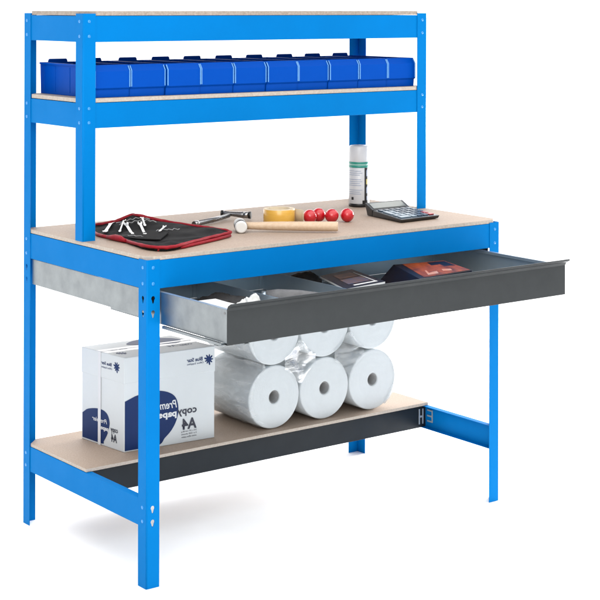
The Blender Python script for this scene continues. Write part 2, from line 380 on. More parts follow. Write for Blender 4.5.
# drawer, pulled out
DX0, DX1, DYF, DYB, DZ0, DZ1 = 0.0400, 1.1625, -0.2880, 0.2400, 0.6465, 0.7255
b = MB()
b.box(DX0, DX1, DYF+0.002, DYB, DZ0, DZ0+0.0012)
for x, s in ((DX0, 1), (DX1, -1)):
    o = [(0, DZ0+0.0015), (0, DZ1), (0.011, DZ1), (0.011, DZ1-0.008), (0.0095, DZ1-0.008), (0.0095, DZ1-0.0016), (0.0013, DZ1-0.0016), (0.0013, DZ0+0.0015)]
    b.prism([(x+s*p, q) for p, q in o], 1, DYF+0.002, DYB)
b.box(DX0+0.0015, DX1-0.0015, DYB-0.0014, DYB-0.0002, DZ0+0.0015, DZ1-0.0100)
drawer = b.build('drawer', ['galv', 'galv_lit'], bench, bevel=0.0005)
for p in drawer.data.polygons:                       # outer side faces keep plain galv, the rest takes the copy with light painted in
    if not (abs(p.normal.x) > 0.9 and (p.center.x < DX0+0.0006 or p.center.x > DX1-0.0006)): p.material_index = 1
b = MB()
o = [(-0.2905, 0.6425), (-0.2905, 0.7225), (-0.2950, 0.7300), (-0.3065, 0.7365), (-0.3085, 0.7390), (-0.3075, 0.7410), (-0.3040, 0.7410), (-0.2930, 0.7345),
     (-0.2888, 0.7260), (-0.2888, 0.6441), (-0.2700, 0.6441), (-0.2700, 0.6425)]
b.prism(o, 0, 0.0375, 1.1655)
b.build('drawer_front', 'grey', drawer, bevel=0.0008)
b = MB(); b.box(DX0+0.012, DX1-0.012, -0.2867, -0.2859, DZ0+0.0015, 0.7235); b.build('front_liner', 'galv_lit', drawer)
for x in (0.305, 0.525):
    b = MB()
    b.box(x, x+0.0012, DYF+0.012, DYB-0.003, DZ0+0.002, DZ0+0.055)
    b.box(x-0.012, x+0.0002, DYB-0.0033, DYB-0.0017, DZ0+0.0022, DZ0+0.050)
    b.build('divider', 'galv_lit', drawer, bevel=0.0004)
for x0, x1 in ((0.0312, 0.0385), (1.1645, 1.1715)):
    b = MB(); b.box(x0, x1, -0.265, -0.020, 0.6395, 0.6462)
    b.build('runner', 'galv', drawer, bevel=0.0004)
b = MB()
b.lathe([(0.0030, 0.0), (0.0024, 0.0016)], (DX0-0.0008, -0.2765, 0.7155), axis=0, seg=16)
b.build('screw', 'dark_steel', drawer)
b = MB(); b.box(0.030, 0.094, -0.2640, -0.2460, 0.6375, 0.6393); b.box(0.090, 0.102, -0.2900, -0.2630, 0.6380, 0.6412)
b.build('bracket', 'galv', drawer, bevel=0.0004)

# ------------------------------------------------------------------ storage bins on the upper shelf
PITCH, BX0, BYF, BYR, BZ0 = 0.1128, 0.0420, 0.3300, 0.6300, 1.1874
def make_bin(label):
    w = PITCH-0.0022; d = BYR-BYF; t = thing('storage_bin', (BX0, BYF, BZ0), label, 'storage bin', 'blue storage bins in a row on the upper shelf')
    b = MB(); th = 0.0022; zt = 0.0860
    prof = [(0.0085, 0.0), (0.0065, 0.020), (0.0, 0.025), (0.0, 0.069), (0.0085, 0.082), (0.0105, zt)]       # front wall, bottom to rim
    # side walls
    side = [(p, q) for p, q in prof] + [(d-0.002, zt), (d-0.006, 0.0)]
    for x0, x1 in ((0.0, th), (w-th, w)):
        b.prism(side, 0, x0+0.0012, x1+0.0012)
    # front wall
    fr = [(p, q) for p, q in prof] + [(p+th, q) for p, q in prof[::-1]]
    b.prism(fr, 0, th+0.0014, w-th+0.0010)
    b.prism([(0.0112, 0.0002), (d-0.0085, 0.0002), (d-0.0085, th), (0.0112, th)], 0, th+0.0014, w-th+0.0010)
    b.prism([(d-0.006, 0.0), (d-0.002, zt), (d-0.002-th, zt), (d-0.006-th, 0.0)], 0, th+0.0014, w-th+0.0010)
    # rim flanges
    b.box(-0.0030, 0.0068, 0.0105, d-0.0045, zt-0.0050, zt-0.0004); b.box(w-0.0068+0.0024, w+0.0020, 0.0105, d-0.0045, zt-0.0050, zt-0.0004)
    b.box(0.0070, w-0.0046, d-0.0012, d+0.0035, zt-0.0060, zt-0.0006)
    # upright tab on the rear wall
    b.prism([(0.022, zt-0.006), (0.086, zt-0.006), (0.083, zt+0.0062), (0.080, zt+0.0088), (0.028, zt+0.0088), (0.025, zt+0.0062)], 1, d-0.0078, d-0.0044)
    # faint ribs on the sides
    for y in (0.05, 0.13, 0.21, 0.27): b.box(0.0001, 0.0012, y, y+0.004, 0.008, 0.076); b.box(w+0.0012, w+0.0019, y, y+0.004, 0.008, 0.076)
    b.build('bin_body', 'bin', t, bevel=0.0009)
    for x in (0.0012, w-0.0046+0.0014):
        b = MB(); e = [(0.0070, 0.0838), (-0.0020, 0.0705), (-0.0020, 0.0270), (0.0003, 0.0270), (0.0003, 0.0698), (0.0088, 0.0822)]
        b.prism(e, 0, x, x+0.0030)
        b.build('front_rib', 'bin_edge_lit', t, bevel=0.0006)
    return t
ORD = ['leftmost', 'second', 'third', 'fourth', 'fifth', 'sixth', 'seventh', 'eighth', 'ninth', 'rightmost']
def bin_label(i):
    if i == 0: return 'blue plastic storage bin at the left end of the row, with its long side showing'
    if i == 9: return 'blue plastic storage bin at the right end of the row, beside the right shelf post'
    return ORD[i]+' blue plastic storage bin from the left end of the row on the shelf'
bin0 = make_bin(bin_label(0))
for i in range(1, 10):
    r = bin0.copy(); COL.objects.link(r); r.location = (BX0+PITCH*i, BYF+0.0022*math.sin(i*2.3), BZ0); r.rotation_euler = (0, 0, R_(0.35*math.sin(i*1.7))); r['label'] = bin_label(i)
    for ch in list(bin0.children):
        c = ch.copy(); COL.objects.link(c); c.parent = r

# ------------------------------------------------------------------ tool roll
base = Vector((0.20, 0.27, ZB))
roll_t = thing('tool_roll', base, 'unfolded black nylon tool roll with red binding on the left of the benchtop', 'tool roll')
OUT = [(0.1346, 0.5550, 0.8165), (0.1080, 0.4500, 0.8175), (0.0800, 0.3561, 0.8200), (0.0873, 0.2719, 0.8200), (0.0597, 0.0997, 0.8250), (0.1000, 0.0480, 0.8260), (0.2250, 0.1030, 0.8262),
       (0.3552, 0.1623, 0.8260), (0.3709, 0.1802, 0.8280), (0.3600, 0.2400, 0.8290), (0.3432, 0.3024, 0.8300), (0.3117, 0.4045, 0.8350), (0.2510, 0.4374, 0.8500), (0.2419, 0.4700, 0.8500),
       (0.1998, 0.4854, 0.8350), (0.1600, 0.5200, 0.8240)]
rim = smooth_poly(OUT, 6)
for p in rim: p += Vector((0.0022*noise.noise(p*55), 0.0030*noise.noise(p*47+Vector((4, 0, 0))), 0.0012*noise.noise(p*70+Vector((0, 7, 0)))))
def roll_z(x, y):
    # distance-weighted height of the rim, with a fold down the middle
    num = den = 0.0
    for p in rim:
        w = 1.0/((p.x-x)**2+(p.y-y)**2+1e-5)**1.5; num += w*p.z; den += w
    return num/den - 0.004*math.exp(-((x-0.16-(y-0.27)*0.25)/0.05)**2) + 0.0070*noise.noise(Vector((x*16, y*16, 3))) + 0.0022*noise.noise(Vector((x*48, y*30, 8)))
b = MB()
vs = [b.bm.verts.new(p) for p in rim]
es = [b.bm.edges.new((vs[i], vs[(i+1) % len(vs)])) for i in range(len(vs))]
bmesh.ops.triangle_fill(b.bm, use_beauty=True, edges=es)
for _ in range(3): bmesh.ops.subdivide_edges(b.bm, edges=b.bm.edges[:], cuts=1, use_grid_fill=True)
for v in b.bm.verts:
    if not v.is_boundary: v.co.z = roll_z(v.co.x, v.co.y)
for f in b.bm.faces: f.smooth = True
ext = bmesh.ops.extrude_face_region(b.bm, geom=b.bm.faces[:])
for v in [g for g in ext['geom'] if isinstance(g, bmesh.types.BMVert)]: v.co.z = max(ZB+0.0006, v.co.z-0.004 if v.co.z < 0.823 else ZB+0.001+(v.co.z-0.823)*0.75)
b.build('fabric', 'black_cloth', roll_t, base)
b = MB()
b.tube([(p.x, p.y, p.z-0.0005+0.0008*noise.noise(Vector((p.x*60, p.y*60, 0)))) for p in rim], [0.0046+0.0012*noise.noise(p*90) for p in rim], 8, closed=True)
b.build('binding', 'red_trim', roll_t, base)
b = MB()
b.tube([(0.0700, 0.062, 0.8195), (0.150, 0.064, 0.8192), (0.225, 0.096, 0.8192), (0.300, 0.128, 0.8192), (0.357, 0.155, 0.8198)], 0.0042, 8)
b.build('binding', 'red_trim', roll_t, base)
b = MB()
b.tube([(0.0720, 0.315, 0.8215), (0.0790, 0.285, 0.8230), (0.0800, 0.258, 0.8228), (0.0760, 0.225, 0.8220)], [0.004, 0.0085, 0.0085, 0.004], 10)
b.build('tie_strap', 'red_trim', roll_t, base)
b = MB()
pk = [(0.098, 0.315), (0.125, 0.240), (0.150, 0.175), (0.215, 0.235), (0.205, 0.300), (0.170, 0.360)]
b.hexa([(x, y, roll_z(x, y)+0.0005) for x, y in pk], [(x, y, roll_z(x, y)+0.0040) for x, y in pk])
b.build('pocket', 'black_cloth', roll_t, base, bevel=0.001)
def zigzag(pts, n, amp):
    P, Q = Vector((*pts[0], 0)), Vector((*pts[1], 0)); d = Q-P; nn = Vector((-d.y, d.x, 0)).normalized(); out = []
    for k in range(n+1):
        v = P+d*(k/n)+nn*(amp if k % 2 else -amp); out.append((v.x, v.y, roll_z(v.x, v.y)+0.0030))
    return out
for pts, n, amp in ((((0.205, 0.285), (0.268, 0.262)), 9, 0.008), (((0.175, 0.420), (0.262, 0.372)), 12, 0.006), (((0.185, 0.455), (0.262, 0.405)), 12, 0.005), (((0.112, 0.330), (0.165, 0.215)), 12, 0.004)):
    b = MB(); b.tube(zigzag(pts, n, amp), 0.0013, 6); b.build('stitching', 'core', roll_t, base)
SP = [((0.100, 0.372), (0.180, 0.468), 0.0082, 'widest silver spanner, at the left end of the tool roll'), ((0.140, 0.362), (0.206, 0.445), 0.0042, 'slim silver spanner next to the widest one in the tool roll'),
      ((0.146, 0.305), (0.188, 0.410), 0.0060, 'bright silver spanner in the middle pocket of the tool roll'), ((0.165, 0.272), (0.214, 0.380), 0.0058, 'second bright silver spanner in the middle pocket of the tool roll'),
      ((0.208, 0.342), (0.243, 0.415), 0.0046, 'small silver spanner under the raised fold of the tool roll'), ((0.200, 0.256), (0.252, 0.312), 0.0048, 'short silver spanner at the right edge of the tool pockets')]
for p, q, hw, lab in SP:
    P = Vector((*p, 0)); Q = Vector((*q, 0)); d = (Q-P).normalized(); n = Vector((-d.y, d.x, 0)); L = (Q-P).length
    ol = []
    for s, wv in ((0.0, 0.60), (0.08, 0.95), (0.18, 0.62), (0.78, 0.58), (0.87, 1.0), (0.94, 1.15), (1.0, 0.95)): ol.append((s, wv))
    right = [P+d*(s*L)+n*(wv*hw) for s, wv in ol]; left = [P+d*(s*L)-n*(wv*hw) for s, wv in ol]
    jaw = [P+d*(L*0.92)+n*(0.35*hw), P+d*(L*0.92)-n*(0.35*hw)]
    pts = right+[Q+n*(0.4*hw)]+jaw+[Q-n*(0.4*hw)]+left[::-1]
    b = MB()
    zz = lambda v: roll_z(v.x, v.y)+0.0034
    b.hexa([(v.x, v.y, zz(v)) for v in pts], [(v.x, v.y, zz(v)+0.0026) for v in pts])
    o = b.build('spanner', 'steel', None, (P.x, P.y, roll_z(P.x, P.y)+0.005), bevel=0.0007)
    tag(o, lab, 'spanner', 'silver spanners in the tool roll')

# ------------------------------------------------------------------ steel hammer at the back
base = Vector((0.5470, 0.4374, ZB))
hm = thing('steel_hammer', base, 'dark steel hammer with metal handle lying behind the mallet on the benchtop', 'hammer')
b = MB(); b.tube([(0.5535, 0.4430, 0.8275), (0.4900, 0.4170, 0.8245), (0.4050, 0.3820, 0.8235)], [0.0062, 0.0068, 0.0072], 14)
b.build('handle', 'dark_steel', hm, base)
b = MB(); b.tube([(0.4060, 0.3824, 0.8235), (0.3990, 0.3795, 0.8235), (0.3880, 0.3750, 0.8235)], [0.0082, 0.0092, 0.0078], 14)
b.build('end_cap', 'steel', hm, base)
b = MB(); b.tube([(0.5505, 0.4680, 0.8320), (0.5540, 0.4620, 0.8318), (0.5640, 0.4510, 0.8310), (0.5760, 0.4380, 0.8300), (0.5860, 0.4270, 0.8290), (0.6000, 0.4120, 0.8285)], [0.0078, 0.0076, 0.0068, 0.0074, 0.0090, 0.0092], 16)
b.build('head', 'dark_steel', hm, base)
b = MB(); b.tube([(0.5905, 0.4222, 0.8288), (0.6010, 0.4110, 0.8285)], 0.0096, 16)
b.build('polished_collar', 'steel', hm, base)
b = MB(); b.tube([(0.6012, 0.4108, 0.8285), (0.6060, 0.4056, 0.8285)], 0.0106, 16); b.build('striking_face', 'black', hm, base)
b = MB(); b.tube([(0.5504, 0.4682, 0.8320), (0.5470, 0.4720, 0.8322)], 0.0092, 14)
b.build('striking_face', 'black', hm, base)

# ------------------------------------------------------------------ mallet
base = Vector((0.4500, 0.2300, ZB)); zc = ZB+0.0172
ml = thing('mallet', base, 'mallet with white nylon faces and pale wooden handle lying near the front of the benchtop', 'mallet')
hd = Vector((0.1995, -0.1640, 0)).normalized(); ax = Vector((-0.52, -0.854, 0)).normalized()       # handle direction, head axis
fc = Vector((0.4220, 0.1950, zc))                                                                  # centre of the near face
b = MB(); b.tube([fc-ax*0.012, fc-ax*0.016, fc-ax*0.058, fc-ax*0.062], [0.0150, 0.0172, 0.0172, 0.0150], 24); b.build('head', 'black', ml, base)
for s in (0, 1):
    b = MB(); c = fc if s == 0 else fc-ax*0.074; q = -ax if s == 0 else ax
    b.tube([c, c+q*0.0012, c+q*0.003, c+q*0.0118], [0.0128, 0.0150, 0.0163, 0.0166], 24); b.build('nylon_face', 'nylon', ml, base)
h0 = fc-ax*0.036
b = MB(); b.tube([h0+hd*0.010, h0+hd*0.030, h0+hd*0.090, h0+hd*0.165, h0+hd*0.222, h0+hd*0.262, h0+hd*0.266], [0.0098, 0.0100, 0.0118, 0.0128, 0.0134, 0.0132, 0.0120], 20)
b.build('handle', 'wood', ml, base)

# ------------------------------------------------------------------ tape roll
base = Vector((0.6350, 0.3100, ZB))
tp = thing('tape_roll', base, 'yellow roll of adhesive tape lying flat behind the mallet handle, loose end lifted', 'tape')
b = MB(); b.lathe([(0.0340, 0.0008), (0.0442, 0.0008), (0.0450, 0.0018), (0.0450, 0.0402), (0.0442, 0.0412), (0.0340, 0.0412)], base, seg=64, closed=True)
bb = b.build('tape_winding', ['tape', 'tape_side'], tp, base)
for p in bb.data.polygons:
    if abs(p.normal.z) > 0.6: p.material_index = 1
b = MB(); b.lathe([(0.0312, 0.0004), (0.0338, 0.0004), (0.0338, 0.0418), (0.0312, 0.0418)], base, seg=64, closed=True); b.build('card_core', 'tape_side', tp, base)
b = MB(); pts = []
t0 = math.atan2(-0.60, 0.80)
for k in range(10):
    a = t0 + 0.10 - 0.055*k; rr = 0.0455 + 0.0018*k + 0.00016*k*k
    pts.append((base.x+rr*math.cos(a), base.y+rr*math.sin(a)))
pts2 = [(x+0.0006*math.cos(t0), y+0.0006*math.sin(t0)) for x, y in pts]
b.prism(pts+pts2[::-1], 2, ZB+0.0016, ZB+0.0400, True); b.build('loose_end', 'tape_side', tp, base)

# ------------------------------------------------------------------ red balls
RBL = [((0.7000, 0.2520), 'red ball at the left end of the row, beside the yellow tape roll'), ((0.7420, 0.2640), 'second red ball from the tape roll, set slightly back in the row'),
       ((0.7615, 0.2280), 'third red ball from the tape roll, behind the end of the mallet handle'), ((0.8040, 0.2120), 'red ball at the right end of the row, nearest the calculator')]
RR = 0.0196
bm_ = MB(); bm_.ball((0, 0, 0), RR, 4)
for v in bm_.bm.verts: v.co *= 1+0.07*noise.noise(v.co*34)
rb0 = bm_.build('red_ball', 'red_ball')
for i, ((x, y), lab) in enumerate(RBL):
    o = rb0 if i == 0 else rb0.copy()
    if i: COL.objects.link(o)
    o.location = (x, y, ZB+RR*0.99); o.rotation_euler = (0.4*i, 0, i*1.3); tag(o, lab, 'ball', 'red balls on the benchtop')

# ------------------------------------------------------------------ spray can
base = Vector((1.0610, 0.4700, ZB)); RC = 0.0318
cn = thing('spray_can', base, 'white aerosol can with green stripes standing behind the calculator on the benchtop', 'spray can')
def ring(prof, name, m): b = MB(); b.lathe([(r, z) for r, z in prof], base, seg=56); return b.build(name, m, cn, base)
ring([(RC-0.002, 0.0005), (RC, 0.002), (RC, 0.0095), (RC-0.0008, 0.0105)], 'base_rim', 'black')
ring([(RC-0.0006, 0.0106), (RC-0.0002, 0.0112), (RC-0.0002, 0.1200), (RC-0.0010, 0.1208)], 'can_body', 'can_white')
ring([(RC-0.0004, 0.1209), (RC+0.0002, 0.1216), (RC+0.0002, 0.1268), (RC-0.0004, 0.1274)], 'stripe', 'can_green')
ring([(RC-0.0006, 0.1275), (RC-0.0003, 0.1280), (RC-0.0003, 0.1318), (RC-0.0006, 0.1322)], 'stripe', 'can_pale')
ring([(RC-0.0004, 0.1323), (RC+0.0002, 0.1330), (RC+0.0002, 0.1375), (RC-0.0004, 0.1381)], 'stripe', 'can_green')
ring([(RC-0.0010, 0.1382), (RC-0.0006, 0.1392), (RC-0.0010, 0.1830), (RC-0.0024, 0.1862), (RC-0.0060, 0.1878), (0.0, 0.1880)], 'cap', 'can_white')
va = math.atan2(-3.353-base.y, -2.0972-base.x)                     # towards the front of the bench
def arc_patch(b, a0, a1, z0, z1, off, n=10):
    rows = []
    for k in range(n+1):
        a = va+a0+(a1-a0)*k/n
        rows.append([b.bm.verts.new((base.x+rr*math.cos(a), base.y+rr*math.sin(a), base.z+z)) for rr, z in ((RC+off, z0), (RC+off, z1), (RC-0.0012, z1), (RC-0.0012, z0))])
    for A, B in zip(rows, rows[1:]):
        for q in range(4): b.face((A[q], B[q], B[(q+1) % 4], A[(q+1) % 4]), False)
    b.face(rows[0]); b.face(rows[-1][::-1])
b = MB(); arc_patch(b, 0.56, 1.85, 0.0106, 0.1205, 0.0002, 14); arc_patch(b, 0.34, 0.56, 0.0106, 0.021, 0.0002, 4); b.build('dark_panel', 'black', cn, base)
b = MB()
for z in (0.104, 0.052):
    b = MB(); arc_patch(b, 0.76, 1.14, z-0.009, z+0.009, 0.0006, 6); arc_patch(b, 0.84, 1.06, z+0.0085, z+0.012, 0.0005, 4); b.build('panel_picture', 'can_print', cn, base)
b = MB(); arc_patch(b, 0.80, 1.02, 0.022, 0.034, 0.0006, 5); b.build('panel_picture', 'can_print', cn, base)
b = MB(); arc_patch(b, 0.74, 1.16, 0.070, 0.086, 0.0006, 6); b.build('panel_picture', 'can_yellow', cn, base)
b = MB()
for k, z in enumerate((0.110, 0.104, 0.098, 0.084, 0.078, 0.072, 0.066, 0.052, 0.046, 0.040)):
    arc_patch(b, -1.15, 0.20+0.14*math.sin(k*2.1), z, z+0.0018, 0.0003, 10)
b.build('small_print', 'can_print', cn, base)
b = MB(); arc_patch(b, -0.80, -0.55, 0.0225, 0.0310, 0.0004, 4); b.build('printed_mark', 'black', cn, base)

# ------------------------------------------------------------------ calculator
base = Vector((1.0000, 0.1700, ZB))
ca = thing('calculator', base, 'black desk calculator with tilted grey display and pale keys on the right of the benchtop', 'calculator')
cF, cR, cL, cB = [Vector(p) for p in ((0.9080, 0.0960, 0), (1.0640, 0.1060, 0), (0.9330, 0.2520, 0), (1.0740, 0.2500, 0))]
def cq(u, v, z): p = cF*(1-u)*(1-v)+cR*u*(1-v)+cL*(1-u)*v+cB*u*v; return (p.x, p.y, ZB+z)
def zk(v): return 0.0105+0.0085*v                                # keyboard slopes up towards the display
b = MB()
b.hexa([cq(0.02, 0.03, 0.002), cq(0.98, 0.03, 0.002), cq(1, 1.02, 0.001), cq(0, 1.02, 0.001)], [cq(0, 0, zk(0)), cq(1, 0, zk(0)), cq(1, 1, zk(1)), cq(0, 1, zk(1))])
b.hexa([cq(0, 1.02, 0.001), cq(1, 1.02, 0.001), cq(1, 1.20, 0.001), cq(0, 1.20, 0.001)], [cq(-0.01, 1.005, 0.0200), cq(1.01, 1.005, 0.0200), cq(1.02, 1.27, 0.0368), cq(-0.02, 1.27, 0.0368)])
for u in (0.1, 0.9): b.hexa([cq(u-0.05, 0.06, 0.0002), cq(u+0.05, 0.06, 0.0002), cq(u+0.05, 0.14, 0.0002), cq(u-0.05, 0.14, 0.0002)], [cq(u-0.05, 0.06, 0.0035), cq(u+0.05, 0.06, 0.0035), cq(u+0.05, 0.14, 0.0035), cq(u-0.05, 0.14, 0.0035)])
b.build('casing', 'black', ca, base, bevel=0.0022)
def slab(name, m, u0, u1, v0, v1, za, zb, h, bev=0.0006):
    b = MB(); b.hexa([cq(u0, v0, za), cq(u1, v0, za), cq(u1, v1, zb), cq(u0, v1, zb)], [cq(u0, v0, za+h), cq(u1, v0, za+h), cq(u1, v1, zb+h), cq(u0, v1, zb+h)])
    return b.build(name, m, ca, base, bevel=bev)
slab('face_plate', 'calc_face', 0.03, 0.97, 0.04, 0.97, zk(0.04)-0.0008, zk(0.97)-0.0008, 0.0013)
slab('display', 'lcd', 0.06, 0.94, 1.045, 1.225, 0.0225, 0.0340, 0.0012)
def key(u0, u1, v0, v1, m): slab('key', m, u0, u1, v0, v1, zk(v0)+0.0006, zk(v1)+0.0006, 0.0030, 0.0009)
cols = [(0.07+0.148*i, 0.07+0.148*i+0.118) for i in range(6)]; rows_ = [(0.10+0.172*j, 0.10+0.172*j+0.130) for j in range(5)]
for j, (v0, v1) in enumerate(rows_):
    for i, (u0, u1) in enumerate(cols):
        if i == 0 and j in (2, 3): continue
        if j == 0 and i == 1: continue
        m = 'key_light' if (i < 2 and j < 4) or (i == 2 and j < 2) else 'key_blue'
        if i == 5: m = 'key_red' if j < 2 else 'key_blue'
        if j == 0 and i == 0: u1 = cols[1][1]
        key(u0, u1, v0, v1, m)
key(cols[0][0], cols[0][1], rows_[2][0], rows_[3][1], 'key_light')

# ------------------------------------------------------------------ paper carton
P0 = Vector((0.1615, 0.3715, 0.2258)); PR = Vector((0.4460, 0.3535, 0.2258)); PL = Vector((0.1411, 0.5678, 0.2258)); BH = 0.2557
ux = (PR-P0).normalized(); uy = (P0-PL).normalized(); Z = Vector((0, 0, 1)); LX = (PR-P0).length; LY = (P0-PL).length
bx = thing('paper_carton', P0, 'closed white copy paper carton with navy printing standing on the lower shelf', 'carton')
b = MB(); lidz = 0.1850; g = 0.0008
def ringpts(z, off): return [tuple(p+Z*z+o) for p, o in ((P0, (-ux+uy)*off), (PR, (ux+uy)*off), (PR+(PL-P0), (ux-uy)*off), (PL, (-ux-uy)*off))]
b.hexa(ringpts(0.0, -0.0012), ringpts(lidz+0.004, -0.0012))
b.build('box_body', 'white_card', bx, P0, bevel=0.0016)
b = MB(); b.hexa(ringpts(lidz, 0.0), ringpts(BH, 0.0)); b.build('lid', 'white_card', bx, P0, bevel=0.0018)
def on_front(z_off=0.0): return frame(tuple(P0+Vector((ux.y, -ux.x, 0))*z_off), ux, Z)           # u right, v up, seen from the front
def on_left(z_off=0.0): return frame(tuple(PL+Vector((-abs(uy.y), -uy.x, 0)).normalized()*z_off), uy, Z)
def on_top(z_off=0.0): return frame(tuple(P0+Z*(BH+z_off)), ux, -uy)
def decal(name, m, items):
    for mx, me in items: b = MB(); b.mesh(me, mx); b.build(name, m, bx, P0)
def mv(mx, u, v): return mx @ Matrix.Translation((u, v, 0))
leafF = [(0.0027, 0.0040), (0.0027, 0.137), (0.033, 0.1475), (0.079, 0.1545), (0.110, 0.1530), (0.1412, 0.1432), (0.1601, 0.127), (0.1680, 0.0990), (0.1634, 0.0690), (0.1478, 0.0420), (0.1259, 0.0221), (0.1011, 0.0040)]
leafL = [(0.0064, 0.0056), (0.0062, 0.0737), (0.0245, 0.0855), (0.0498, 0.0930), (0.0800, 0.0975), (0.1049, 0.0963), (0.1218, 0.0880), (0.1307, 0.0716), (0.1290, 0.0540), (0.1200, 0.0330), (0.1052, 0.0130), (0.0960, 0.0050)]
def rounded(pts, keep):
    out = []
    sp = smooth_poly(pts, 5)
    for i, p in enumerate(pts):
        if i in keep: out.append(p)
        else: out += [(q.x, q.y) for q in sp[i*5:i*5+5]]
    return out
def splash(r, n=9, seed=3):
    rnd = random.Random(seed); pts = []
    for k in range(n):
        a = 2*math.pi*k/n; L = r*(0.86+0.28*rnd.random())
        for da, f in ((-0.30, 0.52), (-0.17, 0.80), (-0.08, 0.97), (0.08, 1.0), (0.17, 0.82), (0.30, 0.54)): pts.append((L*f*math.cos(a+da), L*f*math.sin(a+da)))
    return pts
FO, LO = 0.0004, 0.0004
decal('printed_shape', 'ink', [(on_front(-0.0005), flat_mesh([rounded(leafF, (0, 1, 11))], 0.0006)), (on_left(-0.0005), flat_mesh([rounded(leafL, (0, 1, 11))], 0.0006))])
decal('emblem', 'ink', [(mv(on_front(FO), 0.2642, 0.2205), flat_mesh([splash(0.0150)], 0.0005)), (mv(on_left(LO), 0.1640, 0.2250), flat_mesh([splash(0.0145)], 0.0005))])
tf = on_front(0.0007); tl = on_left(0.0007); tfb = on_front(0.0); tlb = on_left(0.0)
decal('lettering', 'ink', [
    (mv(tf, 0.1940, 0.2205), text_mesh('Blue Star', 0.0100, bold=0.02, width=0.0500)), (mv(tf, 0.1945, 0.2120), text_mesh('Office Supplies', 0.0052, width=0.0530)),
    (mv(tl, 0.0945, 0.2235), text_mesh('Blue Star', 0.0085, bold=0.02, width=0.0470)), (mv(tl, 0.0945, 0.2140), text_mesh('Office Supplies', 0.0050, width=0.0490))])
decal('lettering', 'ink_dark', [
    (mv(tfb, 0.1640, 0.0800), text_mesh('copy', 0.0190, bold=0.022, width=0.0620)), (mv(tfb, 0.1790, 0.0370), text_mesh('A4', 0.0285, bold=0.03, width=0.0470)),
    (mv(tfb, 0.1770, 0.0290), text_mesh('210 x 297 mm 80 g', 0.0042, width=0.0490)), (mv(tfb, 0.1770, 0.0215), text_mesh('5 x 500 sheets', 0.0042, width=0.0490)), (mv(tfb, 0.1770, 0.0140), text_mesh('white office paper', 0.0042, width=0.0490)),
    (mv(tlb, 0.1360, 0.0470), text_mesh('copy', 0.0130, bold=0.022, width=0.0330)), (mv(tlb, 0.1390, 0.0200), text_mesh('A4', 0.0210, bold=0.03, width=0.0260))])
decal('lettering', 'ink_white', [
    (mv(tfb, 0.0800, 0.1010), text_mesh('Premier', 0.0215, bold=0.012, shear=0.25, width=0.0830)), (mv(tfb, 0.0900, 0.0780), text_mesh('paper', 0.0170, bold=0.04, width=0.0720)),
    (mv(tlb, 0.0520, 0.0620), text_mesh('Premier', 0.0120, bold=0.012, shear=0.25, width=0.0680)), (mv(tlb, 0.0840, 0.0440), text_mesh('paper', 0.0110, bold=0.04, width=0.0430))])
decal('top_print', 'ink', [(on_top(0.0003), flat_mesh([[(q.x, q.y) for q in smooth_poly([(0.110, 0.150), (0.150, 0.182), (0.200, 0.186), (0.250, 0.168), (0.266, 0.130), (0.238, 0.096), (0.190, 0.100), (0.140, 0.118)], 5)]], 0.0005)),
    (mv(on_top(0.0003), 0.0300, 0.0560), flat_mesh([splash(0.0145)], 0.0005)),
    (mv(on_top(0.0004), 0.0240, 0.1000), text_mesh('Blue Star', 0.0085, bold=0.02, width=0.0540)), (mv(on_top(0.0004), 0.1800, 0.0560), text_mesh('copy A4', 0.0180, bold=0.02, width=0.0750))])
b = MB(); mx = on_left(0.0)
for v0, v1, o0 in ((0.0, BH, 0.0008),):
    pts = [(0.0800, 0.0), (0.0925, 0.0), (0.0925, BH), (0.0800, BH)]
    b.mesh(flat_mesh([pts], 0.0006), mx @ Matrix.Translation((0, 0, 0.0007)))
q = PL+uy*0.0862
b.hexa([tuple(q-uy*0.006+Z*(BH+0.0002)), tuple(q+uy*0.006+Z*(BH+0.0002)), tuple(q+uy*0.006+ux*LX+Z*(BH+0.0002)), tuple(q-uy*0.006+ux*LX+Z*(BH+0.0002))],
       [tuple(q-uy*0.006+Z*(BH+0.0008)), tuple(q+uy*0.006+Z*(BH+0.0008)), tuple(q+uy*0.006+ux*LX+Z*(BH+0.0008)), tuple(q-uy*0.006+ux*LX+Z*(BH+0.0008))])
b.build('strap', 'strap', bx, P0)

b = MB(); q = P0+(PL-P0)*0.52
b.hexa([tuple(q+(PL-P0).normalized()*s+ux*t*LX+Z*(BH+0.0001)) for s, t in ((-0.024, 0.002), (-0.024, 0.998), (0.024, 0.998), (0.024, 0.002))], [tuple(q+(PL-P0).normalized()*s+ux*t*LX+Z*(BH+0.00022)) for s, t in ((-0.024, 0.002), (-0.024, 0.998), (0.024, 0.998), (0.024, 0.002))])
b.build('packing_tape', 'strap', bx, P0)

